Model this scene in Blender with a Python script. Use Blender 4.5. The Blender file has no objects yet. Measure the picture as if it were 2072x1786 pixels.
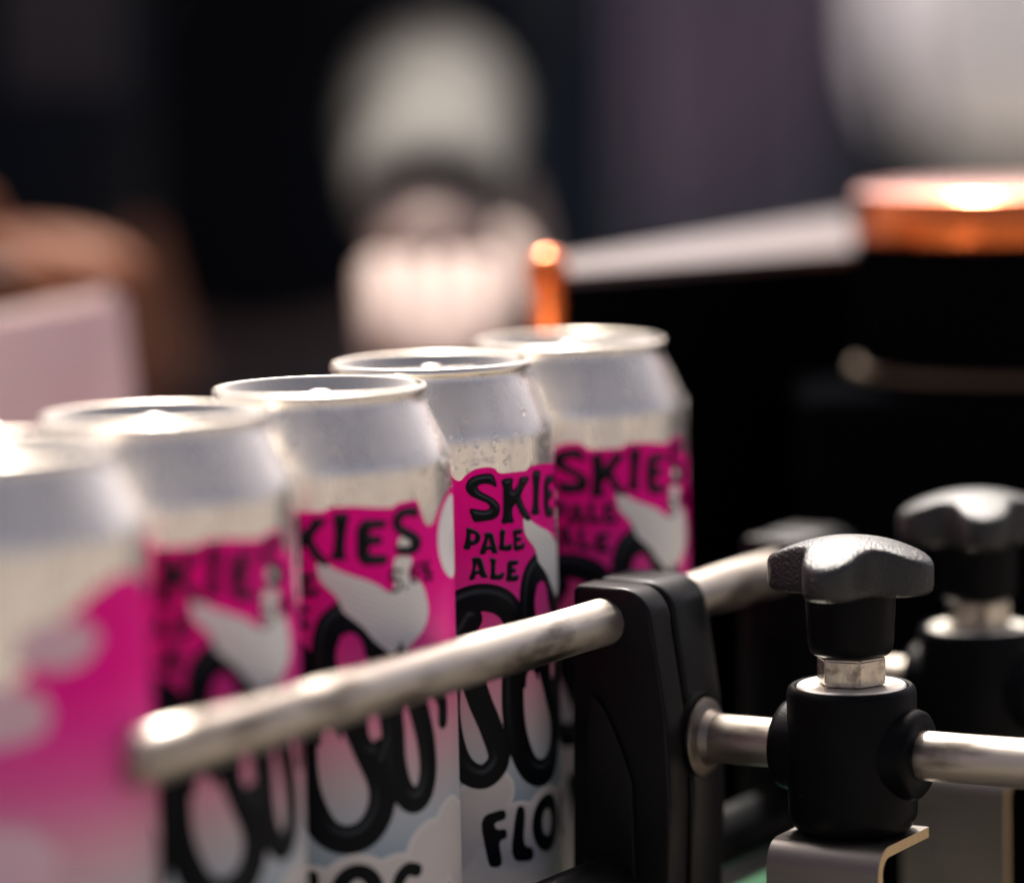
import bpy, bmesh, math, random
import numpy as np
from mathutils import Vector, Matrix
random.seed(7)
rng = np.random.default_rng(7)
sc = bpy.context.scene
col = sc.collection

# ------------------------------------------------------------------ camera
PITCH, ROLL = math.radians(6.35), math.radians(1.3)
cam_d = bpy.data.cameras.new('camera')
cam = bpy.data.objects.new('camera', cam_d); col.objects.link(cam)
fw = Vector((0, math.cos(PITCH), -math.sin(PITCH)))
r0 = Vector((1, 0, 0)); u0 = r0.cross(fw)
rt = math.cos(ROLL) * r0 - math.sin(ROLL) * u0
up = math.sin(ROLL) * r0 + math.cos(ROLL) * u0
CAM = Vector((0, 0, 1.1065))
cam.matrix_world = Matrix(((rt.x, up.x, -fw.x, CAM.x), (rt.y, up.y, -fw.y, CAM.y), (rt.z, up.z, -fw.z, CAM.z), (0, 0, 0, 1)))
cam_d.sensor_width = 36.0
cam_d.lens = 36.0 * 7500 / 2072
cam_d.clip_start = 0.02; cam_d.clip_end = 400
cam_d.dof.use_dof = True
cam_d.dof.focus_distance = 0.965
cam_d.dof.aperture_fstop = 2.9
sc.camera = cam

# ------------------------------------------------------------------ light
SUN_EL, SUN_AZ = math.radians(55), math.radians(-6)      # azimuth from +Y (away from camera), negative = left
world = bpy.data.worlds.new('World'); sc.world = world; world.use_nodes = True
wn = world.node_tree.nodes; wl = world.node_tree.links
sky = wn.new('ShaderNodeTexSky'); sky.sky_type = 'NISHITA'; sky.sun_disc = False
sky.sun_elevation = SUN_EL; sky.sun_rotation = SUN_AZ
sky.air_density = 0.1; sky.dust_density = 4.5; sky.ozone_density = 0.0
wl.new(sky.outputs[0], wn['Background'].inputs[0]); wn['Background'].inputs[1].default_value = 0.15
sd = bpy.data.lights.new('sun', 'SUN'); sd.energy = 3.2; sd.angle = math.radians(6); sd.color = (1, .94, .86)
so = bpy.data.objects.new('sun', sd); col.objects.link(so)
to_sun = Vector((math.sin(SUN_AZ) * math.cos(SUN_EL), math.cos(SUN_AZ) * math.cos(SUN_EL), math.sin(SUN_EL)))
so.rotation_euler = to_sun.to_track_quat('Z', 'Y').to_euler()
so.location = to_sun * 6
sc.view_settings.view_transform = 'Standard'; sc.view_settings.look = 'None'
sc.view_settings.exposure = 1.5; sc.view_settings.gamma = 1

# ------------------------------------------------------------------ helpers
def obj(name, me, mat=None, parent=None):
    if isinstance(me, bmesh.types.BMesh):
        bm = me; me = bpy.data.meshes.new(name); bm.to_mesh(me); bm.free()
    o = bpy.data.objects.new(name, me); col.objects.link(o)
    if mat is not None and not me.materials: me.materials.append(mat)
    if parent: o.parent = parent
    return o
def smooth(me, ang=40):
    me = me.data if hasattr(me, 'data') else me
    me.polygons.foreach_set('use_smooth', [True] * len(me.polygons))
    if ang: me.set_sharp_from_angle(angle=math.radians(ang))
def tag(o, label=None, cat=None, group=None, kind=None):
    if label: o['label'] = label
    if cat: o['category'] = cat
    if group: o['group'] = group
    if kind: o['kind'] = kind
    return o
def thing(name, label, cat, loc=(0, 0, 0), rotz=0, group=None):
    o = bpy.data.objects.new(name, None); col.objects.link(o)
    o.empty_display_size = .02
    o.location = loc; o.rotation_euler = (0, 0, rotz)
    return tag(o, label, cat, group)
def copy_tree(o, parent=None):
    c = o.copy(); col.objects.link(c)
    if parent: c.parent = parent
    for ch in list(o.children):
        copy_tree(ch, c)
    return c
def lathe(prof, n=64, closed=False, axis='Z', origin=(0, 0, 0)):
    bm = bmesh.new(); rings = []
    ox, oy, oz = origin
    def P(r, h, a):
        if axis == 'Z': return (ox + r * math.cos(a), oy + r * math.sin(a), oz + h)
        if axis == 'X': return (ox + h, oy + r * math.cos(a), oz + r * math.sin(a))
        return (ox + r * math.sin(a), oy + h, oz + r * math.cos(a))
    for r, h in prof:
        if r < 1e-7: rings.append([bm.verts.new(P(0, h, 0))])
        else: rings.append([bm.verts.new(P(r, h, 2 * math.pi * i / n)) for i in range(n)])
    for a, b in zip(rings[:-1], rings[1:]):
        for i in range(n):
            j = (i + 1) % n
            if len(a) == 1 and len(b) == 1: continue
            if len(a) == 1: bm.faces.new((a[0], b[i], b[j]))
            elif len(b) == 1: bm.faces.new((a[i], b[0], a[j]))
            else: bm.faces.new((a[i], b[i], b[j], a[j]))
    bmesh.ops.recalc_face_normals(bm, faces=bm.faces)
    return bm
def box(size, loc=(0, 0, 0), bev=0.0, seg=3, bm=None):
    own = bm is None
    bm = bm or bmesh.new()
    r = bmesh.ops.create_cube(bm, size=1)
    for v in r['verts']:
        v.co = Vector((v.co.x * size[0] + loc[0], v.co.y * size[1] + loc[1], v.co.z * size[2] + loc[2]))
    if bev and own: bmesh.ops.bevel(bm, geom=bm.edges[:], offset=bev, segments=seg, profile=.5, affect='EDGES')
    return bm
def extrude_poly(pts, y0, y1, bev=0.0, seg=3):
    """polygon in (x,z), extruded along y"""
    bm = bmesh.new()
    a = [bm.verts.new((p[0], y0, p[1])) for p in pts]
    b = [bm.verts.new((p[0], y1, p[1])) for p in pts]
    n = len(pts)
    bm.faces.new(a); bm.faces.new(b[::-1])
    for i in range(n):
        bm.faces.new((a[i], b[i], b[(i + 1) % n], a[(i + 1) % n]))
    bmesh.ops.recalc_face_normals(bm, faces=bm.faces)
    if bev:
        es = [e for e in bm.edges if abs(e.verts[0].co.y - e.verts[1].co.y) < 1e-7]
        bmesh.ops.bevel(bm, geom=es, offset=bev, segments=seg, profile=.5, affect='EDGES')
    return bm
def arc(cx, cz, r, a0, a1, n=8):
    return [(cx + r * math.cos(math.radians(a0 + (a1 - a0) * i / n)), cz + r * math.sin(math.radians(a0 + (a1 - a0) * i / n))) for i in range(n + 1)]

# ------------------------------------------------------------------ materials
def mat(name, base, rough=.5, metal=0.0, spec=.5, bump=None, rvar=None, cvar=None, coat=0):
    m = bpy.data.materials.new(name); m.use_nodes = True
    nt = m.node_tree; b = nt.nodes['Principled BSDF']
    b.inputs['Base Color'].default_value = (*base, 1); b.inputs['Roughness'].default_value = rough
    b.inputs['Metallic'].default_value = metal; b.inputs['Specular IOR Level'].default_value = spec
    if coat: b.inputs['Coat Weight'].default_value = coat; b.inputs['Coat Roughness'].default_value = .15
    tc = nt.nodes.new('ShaderNodeTexCoord')
    def noise(scale, detail=4, stretch=None):
        n = nt.nodes.new('ShaderNodeTexNoise'); n.inputs['Scale'].default_value = scale; n.inputs['Detail'].default_value = detail
        if stretch:
            mp = nt.nodes.new('ShaderNodeMapping'); mp.inputs['Scale'].default_value = stretch
            nt.links.new(tc.outputs['Object'], mp.inputs[0]); nt.links.new(mp.outputs[0], n.inputs[0])
        else: nt.links.new(tc.outputs['Object'], n.inputs[0])
        return n
    if bump:
        scale, strength, dist = bump[:3]; n = noise(scale, 3, bump[3] if len(bump) > 3 else None)
        bp = nt.nodes.new('ShaderNodeBump'); bp.inputs['Strength'].default_value = strength; bp.inputs['Distance'].default_value = dist
        nt.links.new(n.outputs[0], bp.inputs['Height']); nt.links.new(bp.outputs[0], b.inputs['Normal'])
    if rvar:
        scale, lo, hi = rvar[:3]; n = noise(scale, 6, rvar[3] if len(rvar) > 3 else None)
        mr = nt.nodes.new('ShaderNodeMapRange'); mr.inputs[1].default_value = .3; mr.inputs[2].default_value = .7
        mr.inputs[3].default_value = lo; mr.inputs[4].default_value = hi
        nt.links.new(n.outputs[0], mr.inputs[0]); nt.links.new(mr.outputs[0], b.inputs['Roughness'])
    if cvar:
        scale, c2, lo, hi = cvar[:4]; n = noise(scale, 6, cvar[4] if len(cvar) > 4 else None)
        rp = nt.nodes.new('ShaderNodeValToRGB')
        rp.color_ramp.elements[0].position = lo; rp.color_ramp.elements[1].position = hi
        rp.color_ramp.elements[0].color = (*base, 1); rp.color_ramp.elements[1].color = (*c2, 1)
        nt.links.new(n.outputs[0], rp.inputs[0]); nt.links.new(rp.outputs[0], b.inputs['Base Color'])
    return m
M = {}
M['alu'] = mat('can_aluminium', (.80, .775, .765), .2, 1.0, rvar=(90, .1, .24, (1, 1, .1)), cvar=(110, (.50, .475, .46), .42, .66, (1, 1, .04)), bump=(260, .05, .0004))  # streak tones: vertical grain, also painting in reflections of the neighbouring cans
M['neck'] = mat('can_neck_lacquer', (.95, .895, .82), .3, .78, rvar=(160, .22, .36, (1, 1, .15)), cvar=(100, (.80, .75, .69), .42, .68, (1, 1, .05)), bump=(420, .1, .0003))  # vertical streaks in the colour are brushed grain and painted-in reflections
M['lid'] = mat('can_lid_metal', (.86, .79, .68), .26, 1.0, bump=(220, .12, .0004))
M['water'] = mat('water_droplets', (1, 1, 1), .02); M['water'].node_tree.nodes['Principled BSDF'].inputs['Transmission Weight'].default_value = 1
M['water'].node_tree.nodes['Principled BSDF'].inputs['IOR'].default_value = 1.33
M['blackpl'] = mat('black_moulded_plastic', (.002, .0022, .003), .4, spec=.08, bump=(1500, .25, .0003), rvar=(60, .36, .55), cvar=(330, (.10, .09, .08), .735, .76))
M['knob'] = mat('dusty_black_knob_plastic', (.006, .0063, .0075), .36, spec=.55, bump=(1300, .9, .0005), rvar=(60, .36, .5), cvar=(500, (.06, .06, .06), .70, .74))
kb = M['knob'].node_tree.nodes['Principled BSDF']; kb.inputs['Sheen Weight'].default_value = .0; kb.inputs['Sheen Roughness'].default_value = .35
M['blackpl2'] = mat('black_glossy_plastic', (.002, .0022, .003), .36, spec=.18, bump=(700, .12, .0003), rvar=(35, .3, .5))
kb = M['blackpl2'].node_tree.nodes['Principled BSDF']; kb.inputs['Sheen Weight'].default_value = .03; kb.inputs['Sheen Roughness'].default_value = .3
M['steel'] = mat('scuffed_stainless_tube', (.52, .47, .415), .34, 1.0, rvar=(220, .34, .6, (.15, 1, 1)), cvar=(130, (.17, .145, .12), .50, .66, (.3, 1, 1)), bump=(700, .25, .0003, (.12, 1, 1)))
M['darksteel'] = mat('tarnished_steel', (.22, .19, .165), .45, 1.0, rvar=(200, .35, .6))
M['brushed'] = mat('brushed_steel_plate', (.20, .187, .175), .4, 1.0, rvar=(300, .3, .52, (.1, 1, 1)), bump=(900, .2, .0002, (.06, 1, 1)))
M['zinc'] = mat('worn_zinc_nut', (.52, .47, .41), .3, 1.0, cvar=(380, (.26, .22, .18), .5, .68), rvar=(300, .2, .45))
M['washer'] = mat('turned_washer', (.72, .69, .63), .38, 1.0, rvar=(160, .3, .45))
M['cutedge'] = mat('cut_edge_warm_reflection', (.62, .46, .27), .42, 1.0, rvar=(400, .3, .55))  # warm reflected light on the plate ends, put into their colour

def mix_ramp(nt, fac_out, stops):
    rp = nt.nodes.new('ShaderNodeValToRGB'); cr = rp.color_ramp
    while len(cr.elements) < len(stops): cr.elements.new(.5)
    for e, (p, c) in zip(cr.elements, stops): e.position = p; e.color = (*c, 1)
    nt.links.new(fac_out, rp.inputs[0]); return rp
# printed sleeve: its own printed gradient from magenta through pale pink to blue-grey down the can
def label_mat():
    m = bpy.data.materials.new('printed_label_film'); m.use_nodes = True; nt = m.node_tree; b = nt.nodes['Principled BSDF']
    tc = nt.nodes.new('ShaderNodeTexCoord'); sx = nt.nodes.new('ShaderNodeSeparateXYZ'); nt.links.new(tc.outputs['Object'], sx.inputs[0])
    mr = nt.nodes.new('ShaderNodeMapRange'); mr.inputs[1].default_value = .168 - .020; mr.inputs[2].default_value = .168 - .150
    nt.links.new(sx.outputs[2], mr.inputs[0])
    f = lambda v: (v - 20) / 130
    rp = mix_ramp(nt, mr.outputs[0], [(0, (.90, .0, .27)), (f(48), (.93, .0, .29)), (f(60), (.88, .035, .33)), (f(72), (.82, .12, .37)), (f(86), (.74, .37, .46)), (f(97), (.58, .50, .51)), (f(107), (.46, .52, .56)), (f(116), (.32, .40, .46)), (1, (.34, .42, .48))])
    nt.links.new(rp.outputs[0], b.inputs['Base Color']); b.inputs['Roughness'].default_value = .45; b.inputs['Specular IOR Level'].default_value = .1
    n = nt.nodes.new('ShaderNodeTexNoise'); n.inputs['Scale'].default_value = 60; nt.links.new(tc.outputs['Object'], n.inputs[0])
    bp = nt.nodes.new('ShaderNodeBump'); bp.inputs['Strength'].default_value = .08; bp.inputs['Distance'].default_value = .001
    nt.links.new(n.outputs[0], bp.inputs['Height']); nt.links.new(bp.outputs[0], b.inputs['Normal'])
    return m
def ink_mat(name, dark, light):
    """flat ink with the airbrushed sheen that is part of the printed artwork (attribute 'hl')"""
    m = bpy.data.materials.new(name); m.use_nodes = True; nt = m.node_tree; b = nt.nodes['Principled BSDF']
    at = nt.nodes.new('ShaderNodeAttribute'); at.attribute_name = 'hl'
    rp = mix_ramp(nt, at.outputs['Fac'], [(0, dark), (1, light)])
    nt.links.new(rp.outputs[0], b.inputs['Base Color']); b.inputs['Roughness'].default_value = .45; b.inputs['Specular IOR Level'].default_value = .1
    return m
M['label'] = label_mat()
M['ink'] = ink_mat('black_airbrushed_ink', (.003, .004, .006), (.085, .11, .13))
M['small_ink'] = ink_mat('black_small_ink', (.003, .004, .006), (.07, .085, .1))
M['bird'] = ink_mat('off_white_bird_ink', (.85, .83, .77), (.58, .61, .60))
M['cloud'] = ink_mat('cloud_ink', (.66, .62, .59), (.78, .75, .72))
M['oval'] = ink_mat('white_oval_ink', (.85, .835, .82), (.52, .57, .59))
M['puff'] = ink_mat('pinkish_white_ink', (.80, .52, .60), (.80, .52, .60))
M['pink_edge'] = ink_mat('magenta_line_ink', (.60, .0, .19), (.60, .0, .19))

# ------------------------------------------------------------------ can prints: shapes in mm (across, below rim), wrapped on the can wall
CR = 33.0; CH = 168.0
def chaikin(p, k=1):
    p = np.array(p, float)
    for _ in range(k):
        q = np.roll(p, -1, 0); p = np.stack([p * .8 + q * .2, p * .2 + q * .8], 1).reshape(-1, 2)
    return p
def sd_poly(X, Y, poly):
    p = np.array(poly, float); q = np.roll(p, -1, 0)
    d = np.full(X.shape, 1e9); ins = np.zeros(X.shape, bool)
    for (ax, ay), (bx, by) in zip(p, q):
        ex, ey = bx - ax, by - ay; wx, wy = X - ax, Y - ay
        t = np.clip((wx * ex + wy * ey) / (ex * ex + ey * ey + 1e-12), 0, 1)
        d = np.minimum(d, (wx - t * ex) ** 2 + (wy - t * ey) ** 2)
        c = ((ay > Y) != (by > Y)) & (X < (bx - ax) * (Y - ay) / (by - ay + 1e-12) + ax)
        ins ^= c
    return np.where(ins, -np.sqrt(d), np.sqrt(d))
def spline(pts, k=6):
    P = np.array([2 * np.array(pts[0]) - np.array(pts[1])] + [np.array(p, float) for p in pts] + [2 * np.array(pts[-1]) - np.array(pts[-2])])
    out = []
    for i in range(1, len(P) - 2):
        for j in range(k):
            t = j / k; a, b, c, d = P[i - 1:i + 3]
            out.append(tuple(.5 * (2 * b + (c - a) * t + (2 * a - 5 * b + 4 * c - d) * t * t + (3 * b - a - 3 * c + d) * t ** 3)))
    return out + [tuple(P[-2])]
def sd_path(X, Y, pts, w):
    if len(pts) > 3: pts = spline(pts)
    d = np.full(X.shape, 1e9)
    for (ax, ay), (bx, by) in zip(pts[:-1], pts[1:]):
        ex, ey = bx - ax, by - ay; wx, wy = X - ax, Y - ay
        t = np.clip((wx * ex + wy * ey) / (ex * ex + ey * ey + 1e-12), 0, 1)
        d = np.minimum(d, np.sqrt((wx - t * ex) ** 2 + (wy - t * ey) ** 2))
    return d - w / 2
def sd_ell(X, Y, cx, cy, rx, ry):
    k = np.sqrt(((X - cx) / rx) ** 2 + ((Y - cy) / ry) ** 2); return (k - 1) * min(rx, ry)
def wrap_mesh(name, bbox, step, fn, off, hl=None):
    x0, x1, y0, y1 = bbox
    xs = np.arange(x0, x1 + step, step); ys = np.arange(y0, y1 + step, step)
    X, Y = np.meshgrid(xs, ys); D = fn(X, Y); D = np.where(np.abs(D) < 1e-6, -1e-6, D)
    H = hl(X, Y, D) if hl else np.zeros_like(D)
    verts, hls, idx, faces = [], [], {}, []
    r = CR + off
    def vid(key, x, y, h):
        if key in idx: return idx[key]
        a = -math.pi / 2 + x / CR
        verts.append((r * math.cos(a) / 1000, r * math.sin(a) / 1000, (CH - y) / 1000)); hls.append(float(h)); idx[key] = len(verts) - 1
        return idx[key]
    ins = D < 0
    ny, nx = D.shape
    cells = np.argwhere(ins[:-1, :-1] | ins[1:, :-1] | ins[:-1, 1:] | ins[1:, 1:])
    for j, i in cells:
        cs = ((j, i), (j + 1, i), (j + 1, i + 1), (j, i + 1)); poly = []
        for k in range(4):
            a, b = cs[k], cs[(k + 1) % 4]
            if ins[a]: poly.append(vid(a, X[a], Y[a], H[a]))
            if ins[a] != ins[b]:
                t = D[a] / (D[a] - D[b]); t = min(max(t, .02), .98)
                key = (min(a, b), max(a, b))
                poly.append(vid(key, X[a] + t * (X[b] - X[a]), Y[a] + t * (Y[b] - Y[a]), H[a] + t * (H[b] - H[a])))
        if len(poly) >= 3: faces.append(poly)
    me = bpy.data.meshes.new(name); me.from_pydata(verts, [], faces)
    at = me.attributes.new('hl', 'FLOAT', 'POINT'); at.data.foreach_set('value', np.clip(hls, 0, 1).astype(np.float32))
    me.polygons.foreach_set('use_smooth', [True] * len(me.polygons))
    me.update(); return me
def bbox_of(*polys, pad=.6):
    a = np.concatenate([np.array(p, float) for p in polys]); return (a[:, 0].min() - pad, a[:, 0].max() + pad, a[:, 1].min() - pad, a[:, 1].max() + pad)
def union(*ds):
    r = ds[0]
    for d in ds[1:]: r = np.minimum(r, d)
    return r
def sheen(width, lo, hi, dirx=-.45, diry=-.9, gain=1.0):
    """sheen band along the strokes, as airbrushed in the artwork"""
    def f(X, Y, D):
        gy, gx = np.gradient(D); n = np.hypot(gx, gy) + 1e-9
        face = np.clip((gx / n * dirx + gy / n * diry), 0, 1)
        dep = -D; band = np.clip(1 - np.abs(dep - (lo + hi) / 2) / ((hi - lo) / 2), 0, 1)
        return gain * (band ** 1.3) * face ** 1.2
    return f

S1 = [(16.2, 28.1), (17.3, 31.4), (16.0, 30.6), (14.2, 30.1), (12.4, 30.2), (11.5, 30.8), (11.6, 31.7), (12.6, 32.7), (14.7, 33.8), (16.8, 35.1), (17.9, 36.5), (18.0, 37.9), (17.4, 39.2), (15.8, 39.9), (13.6, 40.0), (11.9, 40.1), (10.6, 40.1), (9.5, 36.9), (11.1, 37.2), (13.1, 37.7), (14.8, 37.6), (15.5, 37.0), (15.3, 36.0), (14.1, 35.1), (12.0, 34.2), (10.0, 33.2), (8.9, 32.0), (8.7, 30.7), (9.4, 29.3), (10.7, 28.5), (13.1, 28.0)]
K1 = [(19.0, 29.8), (22.7, 29.8), (22.1, 31.2), (22.4, 33.7), (25.1, 31.4), (25.2, 29.9), (29.1, 30.1), (26.6, 32.3), (24.9, 34.7), (26.3, 37.6), (29.2, 41.2), (27.6, 41.4), (25.4, 39.5), (24.1, 36.9), (23.4, 36.0), (21.9, 37.7), (22.0, 40.0), (22.6, 41.3), (20.6, 41.2), (18.7, 41.3), (19.5, 39.2), (19.7, 32.0)]
I1 = [(30.5, 28.8), (34.3, 29.0), (33.7, 31.3), (32.9, 35.6), (32.8, 38.9), (33.3, 40.3), (29.4, 40.0), (30.6, 38.1), (31.0, 33.2)]
dx, dy = -2.0, 0.9     # shapes traced on another can
E1 = [(x + dx, y + dy) for x, y in [(38.5, 29.9), (45.9, 30.5), (45.7, 32.0), (41.2, 32.1), (41.2, 34.0), (44.5, 34.4), (44.4, 36.0), (41.1, 36.0), (40.9, 38.4), (42.7, 39.0), (46.1, 39.3), (45.6, 41.2), (38.2, 40.7)]]
S2 = [(x + dx, y + dy) for x, y in [(55.6, 28.3), (55.9, 30.5), (53.5, 29.7), (51.4, 29.8), (49.9, 30.8), (50.3, 32.2), (52.7, 33.5), (55.6, 34.9), (56.9, 36.7), (56.2, 38.5), (54.3, 39.4), (51.4, 39.4), (49.0, 38.8), (48.7, 37.2), (51.1, 37.7), (53.2, 37.6), (54.0, 36.9), (53.0, 35.9), (50.6, 34.6), (48.4, 32.8), (47.9, 30.9), (48.8, 29.1), (50.8, 28.1), (53.6, 28.0)]]
P1 = [(8.4, 41.7), (9.8, 42.1), (11.4, 42.9), (12.3, 44.0), (12.0, 45.5), (10.8, 46.3), (9.5, 46.3), (9.2, 47.5), (7.4, 47.2), (8.1, 45.7), (8.6, 43.3)]
P1h = [(9.7, 43.4), (10.6, 43.6), (10.9, 44.4), (10.4, 45.1), (9.6, 45.0)]
A1 = [(13.4, 43.4), (15.8, 43.6), (16.3, 46.0), (17.3, 49.1), (15.6, 49.0), (15.2, 47.9), (13.9, 47.8), (13.5, 49.0), (11.9, 48.9), (12.8, 46.8), (13.7, 44.7)]
A1h = [(14.6, 45.0), (15.1, 46.8), (14.1, 46.8)]
L1 = [(18.2, 42.9), (19.8, 43.2), (19.4, 44.9), (19.2, 47.3), (20.3, 47.5), (21.8, 46.9), (21.6, 48.9), (17.5, 48.3), (18.1, 46.5)]
E2 = [(22.2, 43.5), (25.6, 43.5), (25.4, 44.7), (23.6, 44.6), (23.5, 45.6), (25.2, 45.6), (25.2, 46.6), (23.5, 46.6), (23.5, 47.7), (24.8, 47.8), (26.5, 47.0), (26.1, 48.9), (22.4, 49.1), (22.7, 46.1)]
A2 = [(9.7, 49.8), (12.2, 49.8), (12.8, 51.8), (13.3, 53.8), (14.2, 55.2), (12.3, 55.2), (11.9, 54.1), (10.6, 54.1), (10.3, 55.5), (8.8, 55.5), (9.6, 54.0), (10.2, 51.6)]
A2h = [(11.1, 51.4), (11.6, 53.1), (10.7, 53.1)]
L2 = [(14.8, 50.3), (16.7, 50.6), (16.3, 52.3), (16.2, 54.7), (17.3, 55.0), (19.2, 54.3), (18.5, 56.2), (14.7, 55.9), (15.2, 54.2), (15.3, 51.7)]
E3 = [(20.3, 51.5), (23.9, 51.7), (23.7, 52.8), (21.8, 52.7), (21.7, 53.7), (22.9, 53.8), (22.9, 54.8), (21.5, 54.7), (21.4, 55.8), (24.0, 55.5), (23.6, 57.2), (19.5, 56.8), (20.1, 55.2)]
BIRD = [(x + dx, y + dy) for x, y in [(28.3, 38.8), (30.4, 40.2), (33.0, 41.9), (36.5, 43.4), (40.3, 44.8), (43.1, 46.1), (45.4, 47.9), (46.3, 48.4), (47.6, 47.8), (48.1, 46.0), (47.7, 42.7), (48.1, 40.6), (48.8, 39.6), (53.2, 40.1), (53.7, 41.5), (52.4, 43.2), (52.3, 45.1), (55.2, 46.0), (56.7, 47.3), (58.2, 49.9), (59.2, 53.8), (58.6, 57.0), (56.6, 59.5), (53.5, 61.5), (51.3, 63.1), (50.8, 63.9), (50.0, 62.2), (49.4, 60.5), (49.0, 62.0), (47.7, 63.5), (46.2, 63.9), (44.7, 62.4), (42.1, 60.2), (40.7, 58.5), (38.9, 56.2), (36.7, 54.5), (34.1, 52.2), (33.3, 49.7), (32.3, 47.8), (30.3, 46.1), (28.7, 44.2), (28.1, 41.5)]]
# die-cut top edge of the sleeve, left to right round the can
TOP = [(-60, 34), (-52, 27.5), (-40, 27), (-30, 29), (-22, 33), (-16, 30), (-8, 27), (0, 26.2), (4, 27), (5.8, 28.9), (6.6, 29.3), (7.6, 29.0), (8.7, 27.7), (10.8, 26.5), (13.1, 26.1), (15.5, 26.1), (17.1, 26.6), (18.0, 27.8), (19.3, 28.1), (22.8, 28.1), (28.0, 28.2), (29.1, 27.4), (30.6, 27.0), (36, 27.2), (41.5, 27.9), (45.9, 28.3), (47.8, 27.3), (50.9, 27.1), (53.5, 27.0), (54.4, 27.8), (55.8, 31.2), (56.9, 33.5), (58.7, 34.3), (60.2, 33.9), (62.5, 31.2), (66, 28.3), (71, 26.6), (76, 26.4), (81, 28.2), (86, 33), (91, 44), (97, 52), (101, 50), (108, 42), (115, 34), (122, 29.5), (130, 27), (140, 29), (147.3, 34)]
base_poly = TOP + [(147.3, 148), (-60, 148)]
me_label = wrap_mesh('label', (-60, 147.34, 25, 148), .75, lambda X, Y: sd_poly(X, Y, base_poly), .06)
words = [S1, K1, I1, E1, S2]
rnd = lambda p, k=1: chaikin(p, k)
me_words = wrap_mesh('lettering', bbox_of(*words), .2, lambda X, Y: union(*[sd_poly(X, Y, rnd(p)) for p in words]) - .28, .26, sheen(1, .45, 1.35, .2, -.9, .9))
small = [P1, A1, L1, E2, A2, L2, E3]; holes = [P1h, A1h, A2h]
def f_small(X, Y):
    d = union(*[sd_poly(X, Y, rnd(p)) for p in small])
    d = d - .13
    for h in holes: d = np.maximum(d, -sd_poly(X, Y, h) + .05)
    return d
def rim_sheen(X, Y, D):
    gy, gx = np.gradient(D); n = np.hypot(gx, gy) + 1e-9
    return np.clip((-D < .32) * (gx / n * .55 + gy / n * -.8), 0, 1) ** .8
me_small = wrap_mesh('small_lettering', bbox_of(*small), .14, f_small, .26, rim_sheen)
def f_num(X, Y):
    five = [(48.2, 44.4), (45.4, 44.0), (45.0, 46.2), (46.9, 46.1), (47.7, 47.4), (47.0, 48.9), (44.9, 49.0)]
    six = [(53.4, 43.2), (51.6, 44.3), (50.9, 46.3), (51.9, 47.5), (53.3, 46.9), (53.2, 45.5), (51.6, 45.3)]
    pc = [(57.9, 42.9), (55.6, 48.0)]
    d = union(sd_path(X, Y, five, .8), sd_path(X, Y, six, .8), sd_path(X, Y, pc, .7), np.abs(sd_ell(X, Y, 55.5, 44.1, .9, 1.1)) - .3, np.abs(sd_ell(X, Y, 58.1, 46.7, .9, 1.1)) - .3, sd_ell(X, Y, 49.3, 48.5, .5, .5))
    return d
me_num = wrap_mesh('strength_lettering', (43.5, 60.5, 42, 50), .14, f_num, .26)
def feathers(X, Y, D):
    w = .5 + .5 * np.sin((X * -.75 + Y * 1.5) * 2.6 + np.sin(X * .5) * 1.2); return np.clip((w ** 3) * .85 * np.clip((Y - 42) / 6, .15, 1), 0, 1)
me_bird = wrap_mesh('bird_print', bbox_of(BIRD, [(48, 34)]), .25, lambda X, Y: union(sd_poly(X, Y, rnd(BIRD)), sd_ell(X, Y, 49.2, 37.4, 1.9, 1.9)), .21, feathers)
# tube-balloon artwork
def f_loops(X, Y):
    A = union(
        sd_path(X, Y, [(-7, 80), (-3, 70), (2, 64.5), (7.5, 61.3), (13, 60.6), (18.5, 62.5), (22, 67), (22.6, 74), (21.4, 82), (21.2, 92), (22.5, 100), (26, 107.5), (31, 110.3), (36.5, 109), (40.3, 104), (41, 97), (37.5, 88), (33.5, 78)], 7.4),
        sd_path(X, Y, [(8.6, 80), (11, 88), (14.2, 96), (16.3, 104), (12.5, 108.3), (8, 107.5), (4.5, 103), (2.5, 94), (2.6, 84), (5, 73), (9, 66)], 6.6),
        sd_path(X, Y, [(27.8, 84), (27.5, 72), (27.6, 62), (29, 56.5), (32, 54.0)], 6.8),
        sd_path(X, Y, [(31, 54.5), (36, 58), (40, 62), (42.5, 68), (43.6, 76), (44.5, 84), (44.8, 92), (46.6, 99), (50, 102.4), (53.6, 101), (55.6, 96), (55.1, 88), (52.6, 79), (50, 70), (46, 65)], 6.6),
        sd_path(X, Y, [(40.8, 92), (43.5, 86), (46.0, 76)], 5.0),
        sd_path(X, Y, [(43.5, 66), (47, 68), (52, 70), (58, 74), (62.4, 79), (62.6, 84)], 4.6))
    for cx, cy, rx, ry in ((33.8, 64.5, 3.6, 6.0),):
        A = np.maximum(A, -sd_ell(X, Y, cx, cy, rx, ry))
    A = np.maximum(A, -sd_poly(X, Y, chaikin([(26.2, 82), (29.0, 81.6), (31.2, 86), (33.8, 93), (35.6, 99.5), (34.6, 103.6), (31.6, 105.2), (28.6, 103.6), (26.4, 98), (25.3, 90)], 2)))
    A = np.maximum(A, -sd_poly(X, Y, chaikin([(39.0, 79), (40.2, 81), (40.2, 85.5), (38.9, 86.5), (37.7, 84), (37.6, 80)], 2)))
    return A
me_loops = wrap_mesh('loop_lettering', (-12, 67, 49, 116), .35, f_loops, .16, sheen(1, 1.0, 3.0, -.35, -.9, .62))
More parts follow.
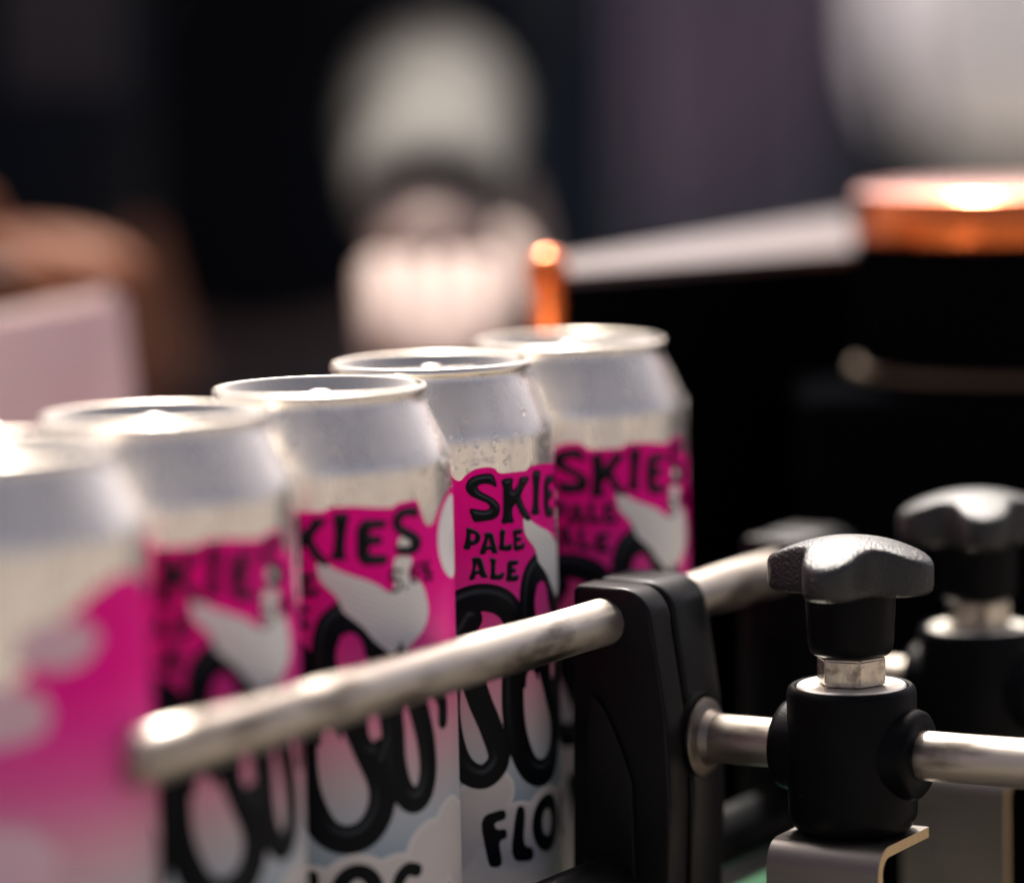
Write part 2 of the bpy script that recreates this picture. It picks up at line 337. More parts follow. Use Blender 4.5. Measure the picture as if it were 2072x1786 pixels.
Fl = [(10.0, 119.2), (17.7, 117.7), (18.1, 120.7), (14.2, 121.3), (14.9, 123.3), (18.0, 123.3), (18.2, 125.9), (15.5, 126.4), (16.6, 132.5), (15.3, 133.5), (12.8, 133.2), (12.1, 131.2)]
Ll = [(21.3, 117.5), (24.7, 118.3), (23.4, 128.8), (27.4, 130.0), (27.3, 133.6), (18.8, 132.4)]
f_flo = lambda X, Y: union(sd_poly(X, Y, rnd(Fl, 2)), sd_poly(X, Y, rnd(Ll, 2)), np.maximum(sd_ell(X, Y, 34.0, 124.4, 7.0, 7.8), -sd_ell(X, Y, 34.0, 124.2, 2.5, 3.7)), sd_path(X, Y, [(50.6, 120.2), (47.6, 119.6), (45.2, 121.8), (44.5, 125.4), (46, 129), (50.2, 130.0)], 3.5))
me_flo = wrap_mesh('lower_lettering', (9, 54, 115, 135), .25, f_flo, .16)
def f_cloud(X, Y):
    d = union(*[sd_ell(X, Y, cx, cy, r, r) for cx, cy, r in [(10, 119, 9.6), (15, 113, 6.0), (-2, 124, 13), (22, 126, 9.6), (34, 124.5, 10.4), (45, 125, 10.0), (49.5, 123, 8), (57, 118, 10), (66, 113, 9), (74, 119, 12), (88, 126, 14), (-20, 130, 16), (-40, 126, 14), (104, 124, 13), (120, 118, 14), (136, 124, 14)]])
    return union(d, np.maximum(128 - Y, 0) - .5)
def cloud_hl(X, Y, D): return np.clip(1 - (-D) / 1.6, 0, 1) ** .8
me_cloud = wrap_mesh('cloud_print', (-60, 147.34, 100, 148), .5, f_cloud, .11, cloud_hl)
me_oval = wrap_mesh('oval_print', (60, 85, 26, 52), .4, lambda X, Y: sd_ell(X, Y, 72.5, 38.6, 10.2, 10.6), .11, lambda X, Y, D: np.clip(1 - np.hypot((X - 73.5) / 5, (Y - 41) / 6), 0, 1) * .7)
me_blobs = [wrap_mesh('white_puff_print', (cx - rx - 1, cx + rx + 1, cy - ry - 1, cy + ry + 1), .4, lambda X, Y: sd_ell(X, Y, cx, cy, rx, ry) + .5 * np.sin(X * .9 + cy) * np.cos(Y * .8), .11) for cx, cy, rx, ry in ((112.5, 40.5, 10, 5.2), (99, 55, 11, 6.5), (99, 88, 12, 9))]

# can shell
body_prof = [(0, 2.0), (20, 5.5), (23.5, 1.0), (25, 0), (26.3, 1.0), (31.5, 9.0), (32.6, 11.5), (33.0, 15), (33.0, 147.2), (32.96, 148.4), (32.83, 149.5), (32.6, 150.5), (32.28, 151.4)]
neck_prof = [(32.28, 151.4), (31.88, 152.4), (31.25, 153.75), (29.9, 156.6), (28.6, 159.4), (27.5, 161.8), (26.9, 163.0), (26.5, 163.9), (26.35, 164.8), (26.3, 165.6)]
lid_prof = [(26.25, 165.5), (26.8, 165.55), (27.15, 165.7), (27.3, 166.1), (27.3, 167.0), (27.05, 167.7), (26.5, 168.0), (25.95, 167.8), (25.6, 167.1), (25.0, 165.0), (23.6, 162.4), (22.9, 161.6), (22.3, 161.6), (21.9, 162.2), (21.7, 163.3), (21.2, 163.7), (18, 163.75), (0, 163.8)]
mm = lambda pr: [(r / 1000, h / 1000) for r, h in pr]
def mesh_of(name, bm, ang=50):
    me = bpy.data.meshes.new(name); bm.to_mesh(me); bm.free(); smooth(me, ang); return me
me_body = mesh_of('can_body', lathe(mm(body_prof), 96), 60)
me_neck = mesh_of('can_neck', lathe(mm(neck_prof), 96), 70)
me_lid = mesh_of('can_lid', lathe(mm(lid_prof), 96), 60)
# ring-pull tab
bm = extrude_poly([(x / 1000, y / 1000) for x, y in [(-8, -5)] + [(-8.0, 5.0), (-3, 7.6), (6, 7.4), (11.5, 5.0), (13.5, 0), (11.5, -5.0), (6, -7.4), (-3, -7.6)]], 0, .0011, .0004, 2)
for v in bm.verts: v.co = Vector((v.co.x, v.co.z, .16395 + v.co.y + max(0, v.co.x) * .05))
me_tab = mesh_of('ring_tab', bm, 40)
bm = lathe([(0, .1668), (.0022, .1667), (.003, .1661), (.0032, .1640)], 20); me_rivet = mesh_of('rivet', bm)
# condensation beads scattered on neck and bare wall
def beads(n, seed):
    r_ = random.Random(seed); bm = bmesh.new()
    for _ in range(n):
        a = r_.uniform(0, 2 * math.pi)
        low = r_.random() < .72
        z = r_.uniform(140.5, 150.5) if low else r_.uniform(152.5, 164)
        if low: rr = 33.0
        else: rr = np.interp(z, [h for _, h in neck_prof], [q for q, _ in neck_prof])
        s = min(.95, .24 * math.exp(r_.gauss(0, .6))) * (1 if low else .8)
        m_ = Matrix.Translation((rr * math.cos(a) / 1000, rr * math.sin(a) / 1000, z / 1000)) @ Matrix.Rotation(a, 4, 'Z') @ Matrix.Diagonal((.55 * s / 1000, s / 1000, s * r_.uniform(1, 1.35) / 1000, 1))
        bmesh.ops.create_icosphere(bm, subdivisions=1 if s < .4 else 2, radius=1, matrix=m_)
    return mesh_of('condensation', bm, 0)
me_beads = beads(850, 3)
def make_can():
    t = thing('beverage_can', 'x', 'can', group='row of labelled drink cans on the conveyor')
    obj('body', me_body, M['neck'], t); obj('neck', me_neck, M['neck'], t)
    l = obj('lid', me_lid, M['lid'], t); obj('ring_tab', me_tab, M['lid'], l); obj('rivet', me_rivet, M['lid'], l)
    lb = obj('label', me_label, M['label'], t)
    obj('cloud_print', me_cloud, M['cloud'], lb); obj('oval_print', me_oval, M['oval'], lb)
    for mb in me_blobs: obj('white_puff_print', mb, M['puff'], lb)
    obj('loop_lettering', me_loops, M['ink'], lb); obj('lower_lettering', me_flo, M['ink'], lb)
    obj('bird_print', me_bird, M['bird'], lb); obj('lettering', me_words, M['ink'], lb)
    obj('small_lettering', me_small, M['small_ink'], lb); obj('strength_lettering', me_num, M['small_ink'], lb)
    tag(obj('condensation', me_beads, M['water'], t), kind='stuff')
    return t
BELT = .850
cans = [  # x, y, label turned towards the camera (mm), words
    (-.0216, .9992, 0, 'silver can reading SKIE PALE ALE in crisp black letters behind the rail'),
    (-.0485, .9355, 28, 'silver can showing the letters KIES and a white bird above the steel rail'),
    (-.0850, .8776, 19.3, 'silver can with blurred dark lettering and white bird, behind the free end of the rail'),
    (-.1145, .8128, 100, 'silver can turned to white blobs on magenta, first of the row before the rail'),
    (.0170, 1.0562, 13.7, 'silver can reading SKIE PALE ALE, last of the front row against the black guard housing')]
proto = make_can()
for i, (x, y, L, lab) in enumerate(cans):
    o = proto if i == 0 else copy_tree(proto)
    o.location = (x, y, BELT); o.rotation_euler = (0, 0, math.atan2(-y, -x) + math.pi / 2 - L / CR)
    o['label'] = lab

# ------------------------------------------------------------------ conveyor frame (machine axes: u along the row, v towards the right)
U = Vector((.5, .8660254, 0)); V = Vector((.8660254, -.5, 0)); ORG = Vector((.0230, .9688, 0)); CORG = Vector((.0217, .914, 0))
K = 1.06; DROP = -.0664       # fittings are modelled at nominal size; K is their real size, DROP sets their feet
MROT = math.radians(-30)       # local x = V, local y = U
def mpos(a, b, z): return ORG + (U * a + V * b) * K + Vector((0, 0, z * K + DROP))
BR_Z = .959; ROD_Z = .928
def tube(name, p0, p1, r, m, parent=None, n=32, cap=.0008):
    d = Vector(p1) - Vector(p0); L = d.length
    bm = lathe([(0, 0), (r - cap, 0), (r, cap), (r, L * .25), (r, L * .5), (r, L * .75), (r, L - cap), (r - cap, L), (0, L)], n, axis='X')
    o = obj(name, bm, m, parent); smooth(o.data, 50)
    o.location = p0; o.rotation_euler = d.to_track_quat('X', 'Z').to_euler()
    return o
rail_dir = Vector((.62, 1, 0)).normalized()
rp0 = mpos(0, 0, BR_Z)
tag(tube('guide_rail', rp0 - rail_dir * .205, rp0 + rail_dir * .129, .0063, M['steel'], n=48), 'scuffed steel guide rail running in front of the cans into the black bracket', 'rail')
tag(tube('lower_guide_rail', mpos(-.05, .000, .8925), mpos(.16, .004,   .8925), .0080, M['blackpl2']), 'black scratched lower rail at the foot of the bracket under the steel rail', 'rail')

def rail_bracket():
    t = thing('rail_bracket', 'black moulded rail bracket gripping the near part of the steel rail', 'bracket', mpos(0, 0, 0), MROT, 'rail brackets along the guide rail'); t.scale = (K, K, K)
    def plate(w0, w1, ztop, rad, y0, y1, bev):
        zr = BR_Z
        pts = [(-w0 - .002, zr - .075), (-w0, zr + ztop - .0012), (-w0 + .0012, zr + ztop)]
        pts += arc(w1 - rad, zr + ztop - rad, rad, 90, 12, 8)
        pts += [(w1 + .0035, zr - .022), (w1 + .0045, zr - .045), (w1 + .003, zr - .075)]
        return extrude_poly(pts, y0, y1, bev, 3)
    p = obj('front_jaw', plate(.0085, .0135, .0088, .0085, 0, .0105, .0009), M['blackpl2'], t); smooth(p, 35)
    p = obj('spacer', plate(.0072, .0122, .0072, .008, .0108, .0125, .0004), M['blackpl2'], t); smooth(p, 35)
    p = obj('rear_jaw', plate(.0085, .0135, .0088, .0085, .0128, .031, .0012), M['blackpl2'], t); smooth(p, 35)
    # raised rib on the front jaw
    bm = bmesh.new(); n = 10
    path = [(-.004 + .012 * (i / n), BR_Z - .018 - .022 * (i / n) ** 1.7) for i in range(n + 1)]
    bm2 = extrude_poly(path + [(.0085, BR_Z - .07), (-.0065, BR_Z - .07)], -.0014, .0004, .0005, 2); bm.free()
    p = obj('rib', bm2, M['blackpl2'], t); smooth(p, 35)
    # flanged socket of the cross rod
    p = obj('rod_flange', lathe([(.0062, 0), (.0096, 0), (.0100, .0005), (.0100, .0012), (.0092, .0019), (.0072, .0024), (.0062, .0045)], 40, axis='X', origin=(.0176, .0185, ROD_Z)), M['darksteel'], t); smooth(p, 40)
    p = obj('socket', lathe([(.0, 0), (.0112, 0), (.0118, .0006), (.0118, .003), (.011, .0038), (0, .0038)], 40, axis='X', origin=(.0138, .0185, ROD_Z)), M['blackpl'], t); smooth(p, 40)
    return t
b1 = rail_bracket()
PITCH_M = .0934
b2 = copy_tree(b1); b2.location = mpos(PITCH_M, .001, 0); b2['label'] = 'black moulded rail bracket farther along the rail, behind the four-lobed knob'

CL_A, CL_B = .0185, .0592     # clamp axis in machine axes
rod_lab = ['scuffed steel cross rod through the sharp black clamp', 'steel cross rod of the second clamp set']
rods = []
for k in range(2):
    a = CL_A + k * PITCH_M
    rods.append(tag(tube('cross_rod', mpos(a, .0160, ROD_Z), mpos(a, .135, ROD_Z), .00645, M['steel'], n=40), ['scuffed steel cross rod running through the barrel of the nearer clamp', 'steel cross rod running through the barrel of the farther clamp'][k], 'rod', 'cross rods'))

def star_knob_head():
    bm = bmesh.new(); n = 96; lobes = 4; ph = math.radians(-115 + 30)
    def rr(a):
        c = math.cos(lobes * (a - ph)); return 17.0 + 4.3 * (abs(c) ** .8) * (1 if c > 0 else -1)
    top = lambda rho: 14.2 - 5.6 * (rho / 21) ** 2
    rings = []
    spec = [(.60, 0, 0), (.82, .1, 0), (.94, .5, 0), (.985, 1.3, 0), (1.0, 2.6, 0), (1.0, None, -1.6), (.992, None, -.8), (.972, None, -.28), (.94, None, -.03), (.8, None, 0), (.6, None, 0), (.4, None, 0), (.2, None, 0)]
    for s, z, dz in spec:
        ring = []
        for i in range(n):
            a = 2 * math.pi * i / n; r = rr(a) * s
            if s < .75: r = r * (1 - (.75 - s) / .75 * .9) + 11.2 * s / .66 * ((.75 - s) / .75 * .9)
            if z is not None and z < .1: r = 11.0
            zz = z if z is not None else top(r) + dz
            ring.append(bm.verts.new((r * math.cos(a) / 1000, r * math.sin(a) / 1000, zz / 1000)))
        rings.append(ring)
    c = bm.verts.new((0, 0, top(0) / 1000))
    for p, q in zip(rings[:-1], rings[1:]):
        for i in range(n): bm.faces.new((p[i], p[(i + 1) % n], q[(i + 1) % n], q[i]))
    for i in range(n): bm.faces.new((rings[-1][i], rings[-1][(i + 1) % n], c))
    bm.faces.new(rings[0][::-1])
    bmesh.ops.recalc_face_normals(bm, faces=bm.faces); return bm
def clamp():
    t = thing('rod_clamp', 'x', 'clamp', mpos(CL_A, CL_B, 0), MROT, 'black rod clamps with star knobs'); t.scale = (K, K, K)
    zb, zt = .9077, .9443
    p = obj('barrel', lathe([(0, zb), (.0118, zb), (.0145, zb + .0015), (.0158, zb + .004), (.0160, zb + .006), (.0160, zt - .002), (.0156, zt - .0006), (.0149, zt), (.0141, zt - .0002), (.0138, zt - .0012), (0, zt - .0012)], 72), M['blackpl'], t); smooth(p, 50)
    p = obj('boss', lathe([(.0062, -.0188), (.0098, -.0188), (.0108, -.0180), (.0112, -.0165), (.0114, 0), (.0112, .0165), (.0108, .0180), (.0098, .0188), (.0062, .0188)], 48, axis='X', origin=(0, 0, ROD_Z)), M['blackpl'], t); smooth(p, 50)
    p = obj('washer', lathe([(0, zt - .0010), (.0136, zt - .0010), (.0136, zt - .0003), (.0132, zt + .0001), (0, zt + .0001)], 64), M['washer'], t); smooth(p, 40)
    # hexagon nut with chamfered corners
    bm = bmesh.new(); rings = []
    for z, r in ((0, .0082), (.0009, .0088), (.0066, .0088), (.0075, .0082)):
        rings.append([bm.verts.new((r * math.cos(math.radians(60 * i + 8)), r * math.sin(math.radians(60 * i + 8)), zt + .0002 + z)) for i in range(6)])
    for a, b in zip(rings[:-1], rings[1:]):
        for i in range(6): bm.faces.new((a[i], a[(i + 1) % 6], b[(i + 1) % 6], b[i]))
    bm.faces.new(rings[0][::-1]); bm.faces.new(rings[-1])
    bmesh.ops.bevel(bm, geom=[e for e in bm.edges], offset=.0003, segments=2, affect='EDGES')
    p = obj('hex_nut', bm, M['zinc'], t); smooth(p, 25)
    z0 = zt + .0078
    kn = obj('knob', star_knob_head(), M['knob'], t); smooth(kn, 60); kn.location = (0, 0, z0 + .0150)
    p = obj('stem', lathe([(0, -.0150), (.0093, -.0150), (.0102, -.0142), (.0106, -.012), (.0111, -.002), (.0112, .0012), (0, .0012)], 56), M['blackpl'], kn); smooth(p, 50)
    return t
c1 = clamp(); c1['label'] = 'black rod clamp with grey four-lobed knob and hex nut, in sharp focus'
c2 = copy_tree(c1); c2.location = mpos(CL_A + PITCH_M, CL_B - .0055, 0); c2['label'] = 'blurred black rod clamp behind the sharp one, its knob turned'
for ch in c2.children:
    if ch.name.startswith('knob'): ch.rotation_euler = (0, 0, math.radians(-5 + 30))

def mount_plate():
    t = thing('mounting_plate', 'x', 'bracket', mpos(CL_A, CL_B, 0), MROT, 'bent mounting plates under the clamps'); t.scale = (K, K, K)
    th = .0026; zt = .9075; yf = -.0185; yb = .012; r = .0065
    outer = [(yb, zt)] + arc(yf + r, zt - r, r, 90, 180, 8) + [(yf, .800)]
    inner = [(yf + th, .800)] + arc(yf + r, zt - r, r - th, 180, 90, 8) + [(yb, zt - th)]
    prof = outer + inner
    hw = .0150
    bm = bmesh.new()
    A = [bm.verts.new((-hw, y, z)) for y, z in prof]; B = [bm.verts.new((hw, y, z)) for y, z in prof]
    n = len(prof)
    for i in range(n): bm.faces.new((A[i], A[(i + 1) % n], B[(i + 1) % n], B[i]))
    no = len(outer)
    for W in (A, B):
        for i in range(no - 1):
            bm.faces.new((W[i], W[i + 1], W[n - 2 - i], W[n - 1 - i]))
    bmesh.ops.recalc_face_normals(bm, faces=bm.faces)
    p = obj('plate', bm, M['brushed'], t); p.data.materials.append(M['cutedge'])
    for f in p.data.polygons:
        if abs(f.normal.x) > .9: f.material_index = 1
    smooth(p, 40)
    return t
m1 = mount_plate(); m1['label'] = 'bent brushed steel plate with cut edge coloured like a warm reflection under the nearer clamp'
m2 = copy_tree(m1); m2.location = mpos(CL_A + PITCH_M, CL_B - .0055, 0); m2['label'] = 'grey steel plate under the farther clamp, blurred behind the rod'

# conveyor: deck, belt, side frame, legs
M['belt'] = mat('dark_conveyor_belt', (.02, .02, .022), .5, bump=(300, .3, .0005))
M['frame'] = mat('dark_painted_frame', (.012, .013, .015), .5, spec=.35, rvar=(20, .4, .6))
M['green'] = mat('green_wear_strip', (.0, .16, .045), .45)
t = thing('conveyor', 'dark conveyor with green wear strip carrying the row of cans', 'conveyor', CORG, MROT)
obj('belt', box((.165, 1.1, .012), (-.1195, .16, BELT - .006)), M['belt'], t)
obj('wear_strip', box((.012, .575, .017), (-.0305, -.1025, BELT - .0015), .001), M['green'], t)
obj('side_frame', box((.10, 1.1, .12), (.053, .16, .7216), .002), M['frame'], t)
obj('side_frame', box((.012, 1.1, .12), (-.207, .16, .79), .002), M['frame'], t)
for lx in (-.2, .06):
    for ly in (-.3, .62): obj('leg', box((.04, .04, .70), (lx, ly, .345), .003), M['frame'], t)
# small metal button added by the frame to give a blurred glint
tag(obj('glint_button', lathe([(0, .0), (.006, 0), (.0072, .001), (.0072, .005), (.006, .006), (0, .0065)], 24), M['zinc']), 'small metal button added as a blurred glint beside the green strip', 'glint_button').location = mpos(.05, .034, .8635)

# ------------------------------------------------------------------ black housing behind, with sloped pale lid, orange post and drum
def ray(x, y, Y):
    d = fw + rt * ((x - 1036) / 7500) - up * ((y - 893) / 7500); return CAM + d * (Y / d.y)
M['blackbox'] = mat('matt_black_housing', (.002, .0022, .0028), .75, spec=.0, rvar=(15, .45, .65))
M['lidpl'] = mat('satin_pale_lid', (.11, .086, .084), .75, 0, spec=.1, rvar=(40, .3, .45))
M['orange'] = mat('glossy_orange_plastic', (.80, .16, .02), .16, .85, spec=.6, coat=.6)
M['orange'].node_tree.nodes['Principled BSDF'].inputs['Subsurface Radius'].default_value = (.01, .003, .001)
t = thing('guard_housing', 'black guard housing with sloped pale grey lid beside the orange post', 'housing', (.0159, 1.15, .69))
bl, br = Vector((.0165, 1.152, 1.0266)), Vector((.1165, 1.252, 1.0266))
tl, tr_ = ray(1140, 519, 1.185), ray(1722, 432, 1.31)
def hexa(pts, o):
    bm = bmesh.new(); v = [bm.verts.new(Vector(p) - Vector(o)) for p in pts]
    for f in ((0, 1, 2, 3), (4, 7, 6, 5), (0, 4, 5, 1), (1, 5, 6, 2), (2, 6, 7, 3), (3, 7, 4, 0)): bm.faces.new([v[i] for i in f])
    bmesh.ops.recalc_face_normals(bm, faces=bm.faces); return bm
o_ = t.location
dn = lambda p, z: Vector((p.x, p.y, z))
bk_l, bk_r = Vector((tl.x + .004, tl.y + .11, .69)), Vector((tr_.x + .02, tr_.y + .10, .69))
p = obj('shell', hexa([dn(bl, .69), dn(br, .69), bk_r, bk_l, bl, br, dn(bk_r, tr_.z - .006), dn(bk_l, tl.z - .006)], o_), M['blackbox'], t)
th = Vector((0, 0, .004))
p = obj('sloped_lid', hexa([bl + th * .15, br + th * .15, tr_ - th, tl - th, bl + th * .9, br + th * .9, tr_, tl], o_), M['lidpl'], t)
t = thing('orange_post', 'orange round-topped post at the corner of the black housing', 'post', (.0120, 1.1500, BELT))
zc = ray(1120, 540, 1.15).z - BELT
p = obj('post', lathe([(0, 0), (.0052, 0), (.0052, zc - .006), (0, zc - .006)], 32), M['orange'], t); smooth(p, 40)
p = obj('cap', lathe([(.0052, zc - .0062), (.0066, zc - .0056), (.0070, zc - .003), (.0066, zc + .001), (.0052, zc + .0036), (.003, zc + .005), (0, zc + .0054)], 32), M['orange'], t); smooth(p, 60)
dc = ray(2066, 376, 1.20)
t = thing('motor_drum', 'black drum with thick glossy orange lid and lower lip coloured brown as if lit', 'drum', (dc.x, dc.y, .69))
zt_ = dc.z - .69
p = obj('lid', lathe([(.050, zt_ - .0165), (.0535, zt_ - .0165), (.0545, zt_ - .0155), (.0550, zt_ - .004), (.0542, zt_ - .0012), (.052, zt_), (0, zt_)], 96), M['orange'], t); smooth(p, 40)
M['lip'] = mat('lip_lit_brown', (.09, .055, .03), .4, .4)  # brownish light on the drum's bottom edge, set as base colour
zl = ray(1900, 765, 1.16).z - .69
p = obj('drum_body', lathe([(.0520, zt_ - .0163), (.0530, zt_ - .020), (.0530, zl + .0025), (.0520, zl + .0015), (0, zl + .0015)], 96), M['blackbox'], t); smooth(p, 40)
p = obj('lower_lip', lathe([(.050, zl + .0014), (.0555, zl + .0010), (.0562, zl - .001), (.055, zl - .0025), (.05, zl - .003)], 96), M['lip'], t); smooth(p, 50)
p = obj('pedestal', box((.26, .16, zl - .004), (.055, .020, (zl - .004) / 2), .004), M['blackbox'], t)

# ------------------------------------------------------------------ pale carton at the left
M['carton'] = mat('pale_pinkish_card', (.95, .84, .77), .6, cvar=(7, (.95, .74, .69), .45, .7), bump=(60, .1, .001))
t = thing('carton', 'pale pinkish white carton at the far side of the conveyor, under the bare forearm', 'carton', (-.20, 1.30, .69))
fl, fr = ray(-150, 655, 1.20), ray(248, 578, 1.26)
frl = ray(318, 850, 1.24)
o_ = t.location
base = [Vector((fl.x - .02, fl.y - .01, .69)), Vector((frl.x + .020, frl.y - .01, .69)), Vector((frl.x - .02, 1.44, .69)), Vector((fl.x - .02, 1.40, .69))]
bm = hexa(base + [fl, fr, Vector((fr.x - .03, 1.40, fr.z - .016)), Vector((fl.x, 1.38, fl.z - .016))], o_)
bmesh.ops.bevel(bm, geom=bm.edges[:], offset=.004, segments=2, affect='EDGES')
obj('box', bm, M['carton'], t)
bm = box((.10, .06, .0012), (-.03, .02, .0008)); p = obj('sealing_tape', bm, M['lidpl'], t); p.location = (0, .04, (fl.z + fr.z) / 2 - .69 + .004)
tag(obj('side_table', box((.9, .55, .03), (0, 0, 0), .004), M['frame']), 'dark bench top standing behind the conveyor', 'table').location = (-.10, 1.46, .674)
bt = bpy.data.objects['side_table']
tp = thing('work_bench', 'dark work bench behind the conveyor carrying carton and housing', 'bench', (-.1, 1.46, 0))
bt.parent = tp; bt.location = (.15, 0, .6745); bt.name = 'bench_top'
for k in ('label', 'category'): del bt[k]
bt.data = bpy.data.meshes.new('bench_top'); bm = box((1.3, .72, .03), (0, 0, 0), .004); bm.to_mesh(bt.data); bm.free(); bt.data.materials.append(M['frame'])
for lx in (-.45, .75):
    for ly in (-.32, .32): obj('leg', box((.04, .04, .66), (lx, ly, .33), .003), M['frame'], tp)

# ------------------------------------------------------------------ people behind (only parts of them are in view)
def skin_mesh(name, chains, m, parent, lvl=2):
    """chains: list of lists of (x,y,z,r); every chain is its own limb, chains that start on the same point share it"""
    verts, rad, edges, idx = [], [], [], {}
    for ch in chains:
        prev = None
        for x, y, z, r in ch:
            key = (round(x, 4), round(y, 4), round(z, 4))
            if key not in idx: idx[key] = len(verts); verts.append((x, y, z)); rad.append(r)
            i = idx[key]
            if prev is not None and prev != i: edges.append((prev, i))
            prev = i
    me = bpy.data.meshes.new(name); me.from_pydata(verts, edges, []); me.update()
    o = bpy.data.objects.new(name, me); col.objects.link(o); o.parent = parent
    sk = o.modifiers.new('skin', 'SKIN'); sk.use_smooth_shade = True
    sv = me.skin_vertices[0].data
    comp = list(range(len(verts)))
    def find(i):
        while comp[i] != i: i = comp[i]
        return i
    for a, b in edges: comp[find(a)] = find(b)
    seen = set()
    for i in range(len(verts)):
        r = rad[i]; sv[i].radius = r if isinstance(r, tuple) else (r, r)
        f = find(i); sv[i].use_root = f not in seen; seen.add(f)
    ss = o.modifiers.new('subsurf', 'SUBSURF'); ss.levels = lvl; ss.render_levels = lvl
    dg = bpy.context.evaluated_depsgraph_get(); ev = o.evaluated_get(dg)
    new = bpy.data.meshes.new_from_object(ev); o.modifiers.clear(); o.data = new; new.name = name
    new.materials.clear(); new.materials.append(m); smooth(new, 0)
    return o
M['skin_pale'] = mat('pale_skin', (.36, .262, .225), .6, spec=.2, bump=(300, .1, .0005)); M['skin_pale'].node_tree.nodes['Principled BSDF'].inputs['Subsurface Weight'].default_value = .15
M['skin_pale'].node_tree.nodes['Principled BSDF'].inputs['Subsurface Radius'].default_value = (.01, .004, .002)
M['skin_tan'] = mat('tan_skin', (.30, .115, .06), .6, spec=.1, bump=(300, .1, .0005))
M['dark_cloth'] = mat('dark_navy_cloth', (.007, .010, .017), .85, spec=.15, bump=(120, .3, .002))
M['sleeve'] = mat('beige_grey_sleeve', (.10, .095, .086), .85, spec=.15, bump=(150, .3, .002))
M['denim'] = mat('dark_trousers', (.01, .012, .018), .85, spec=.15)
M['hair'] = mat('dark_hair', (.015, .011, .008), .6, bump=(400, .5, .002))
M['eye'] = mat('eye_white', (.7, .68, .65), .2)
M['patch'] = mat('grey_shirt_print', (.022, .021, .026), .8)
def person(name, label, x, y, skin, arm_r, arm_l, forearm_sleeve=None, hand_dir=None, shirt_print=False):
    """standing person facing the camera (towards -Y); arm_* = list of joints (shoulder, elbow, wrist, hand)"""
    t = thing(name, label, 'person', (x, y, 0))
    ch = [[(0, .01, .93, .15), (0, .0, 1.08, .13), (0, -.005, 1.24, .15), (0, 0, 1.38, .13), (0, .01, 1.46, .062), (0, .005, 1.52, .055), (0, -.012, 1.58, (.072, .085)), (0, -.005, 1.66, (.078, .095)), (0, .0, 1.72, .06)]]
    for s in (-1, 1):
        ch.append([(0, .01, .93, .15), (s * .10, .01, .86, .095), (s * .105, 0, .50, .060), (s * .11, .02, .10, .042), (s * .12, -.05, .045, .042), (s * .13, -.15, .032, .035)])
    for a in (arm_r, arm_l):
        ch.append([(0, 0, 1.38, .13)] + a)
    for a in (arm_r, arm_l):          # palm and five fingers rooted in the hand
        w, h = Vector(a[-2][:3]), Vector(a[-1][:3]); f = (h - w).normalized()
        side = f.cross(Vector((0, 0, 1))).normalized(); dnv = Vector((0, 0, -1))
        for k in range(4):
            o0 = h + side * ((k - 1.5) * .0122) - f * .01
            ln = (.036, .041, .039, .031)[k]
            c_ = [(*o0, .0100)]
            p1 = o0 + f * ln + dnv * .004; p2 = p1 + f * ln * .6 + dnv * .007; p3 = p2 + f * ln * .3 + dnv * .008
            ch.append(c_ + [(*p1, .0095), (*p2, .0088), (*p3, .0072)])
        sgn = 1 if a is arm_r else -1
        o0 = h - f * .045 + side * (sgn * .022); p1 = o0 + side * (sgn * .012) + f * .026 + dnv * .010; p2 = p1 + f * .028 - side * (sgn * .004) + dnv * .012
        ch.append([(*o0, .013), (*p1, .0112), (*p2, .0088)])
    b = skin_mesh('body', ch, skin, t)
    sh = [[(0, .01, .90, .17), (0, .0, 1.08, .155), (0, -.005, 1.24, .172), (0, 0, 1.37, .15), (0, .01, 1.44, .085)]]
    for a in (arm_r, arm_l):
        s0, e0 = Vector(a[0][:3]), Vector(a[1][:3])
        sh.append([(0, 0, 1.37, .15), (*s0, .078), (*(s0.lerp(e0, .45)), .070), (*(s0.lerp(e0, 1.0)), .056)])
    skin_mesh('shirt', sh, M['dark_cloth'], t)
    tr = [[(0, .01, .93, .172), (s * .10, .01, .84, .112), (s * .105, 0, .50, .082), (s * .11, .02, .10, .072)] for s in (-1, 1)]
    skin_mesh('trousers', tr, M['denim'], t)
    bm = bmesh.new(); bmesh.ops.create_uvsphere(bm, u_segments=24, v_segments=14, radius=1)
    for v in bm.verts:
        v.co = Vector((v.co.x * .094, v.co.y * .112 + .018, v.co.z * .10 + 1.70))
        if v.co.y < -.045 and v.co.z < 1.735: v.co.y = -.045
    p = obj('hair', bm, M['hair'], t); smooth(p, 0)
    for s in (-1, 1):
        bm = bmesh.new(); bmesh.ops.create_uvsphere(bm, u_segments=12, v_segments=8, radius=.012); p = obj('eye', bm, M['eye'], t); p.location = (s * .032, -.088, 1.635); smooth(p, 0)
    if forearm_sleeve:
        skin_mesh('sleeve', [forearm_sleeve], M['sleeve'], t)
    if shirt_print:
        bm = box((.05, .006, .05), (0, 0, 0), .002); p = obj('shirt_badge', bm, M['patch'], t); q = ray(105, 70, 1.55); p.location = (q.x - x, -.192, q.z)
    return t
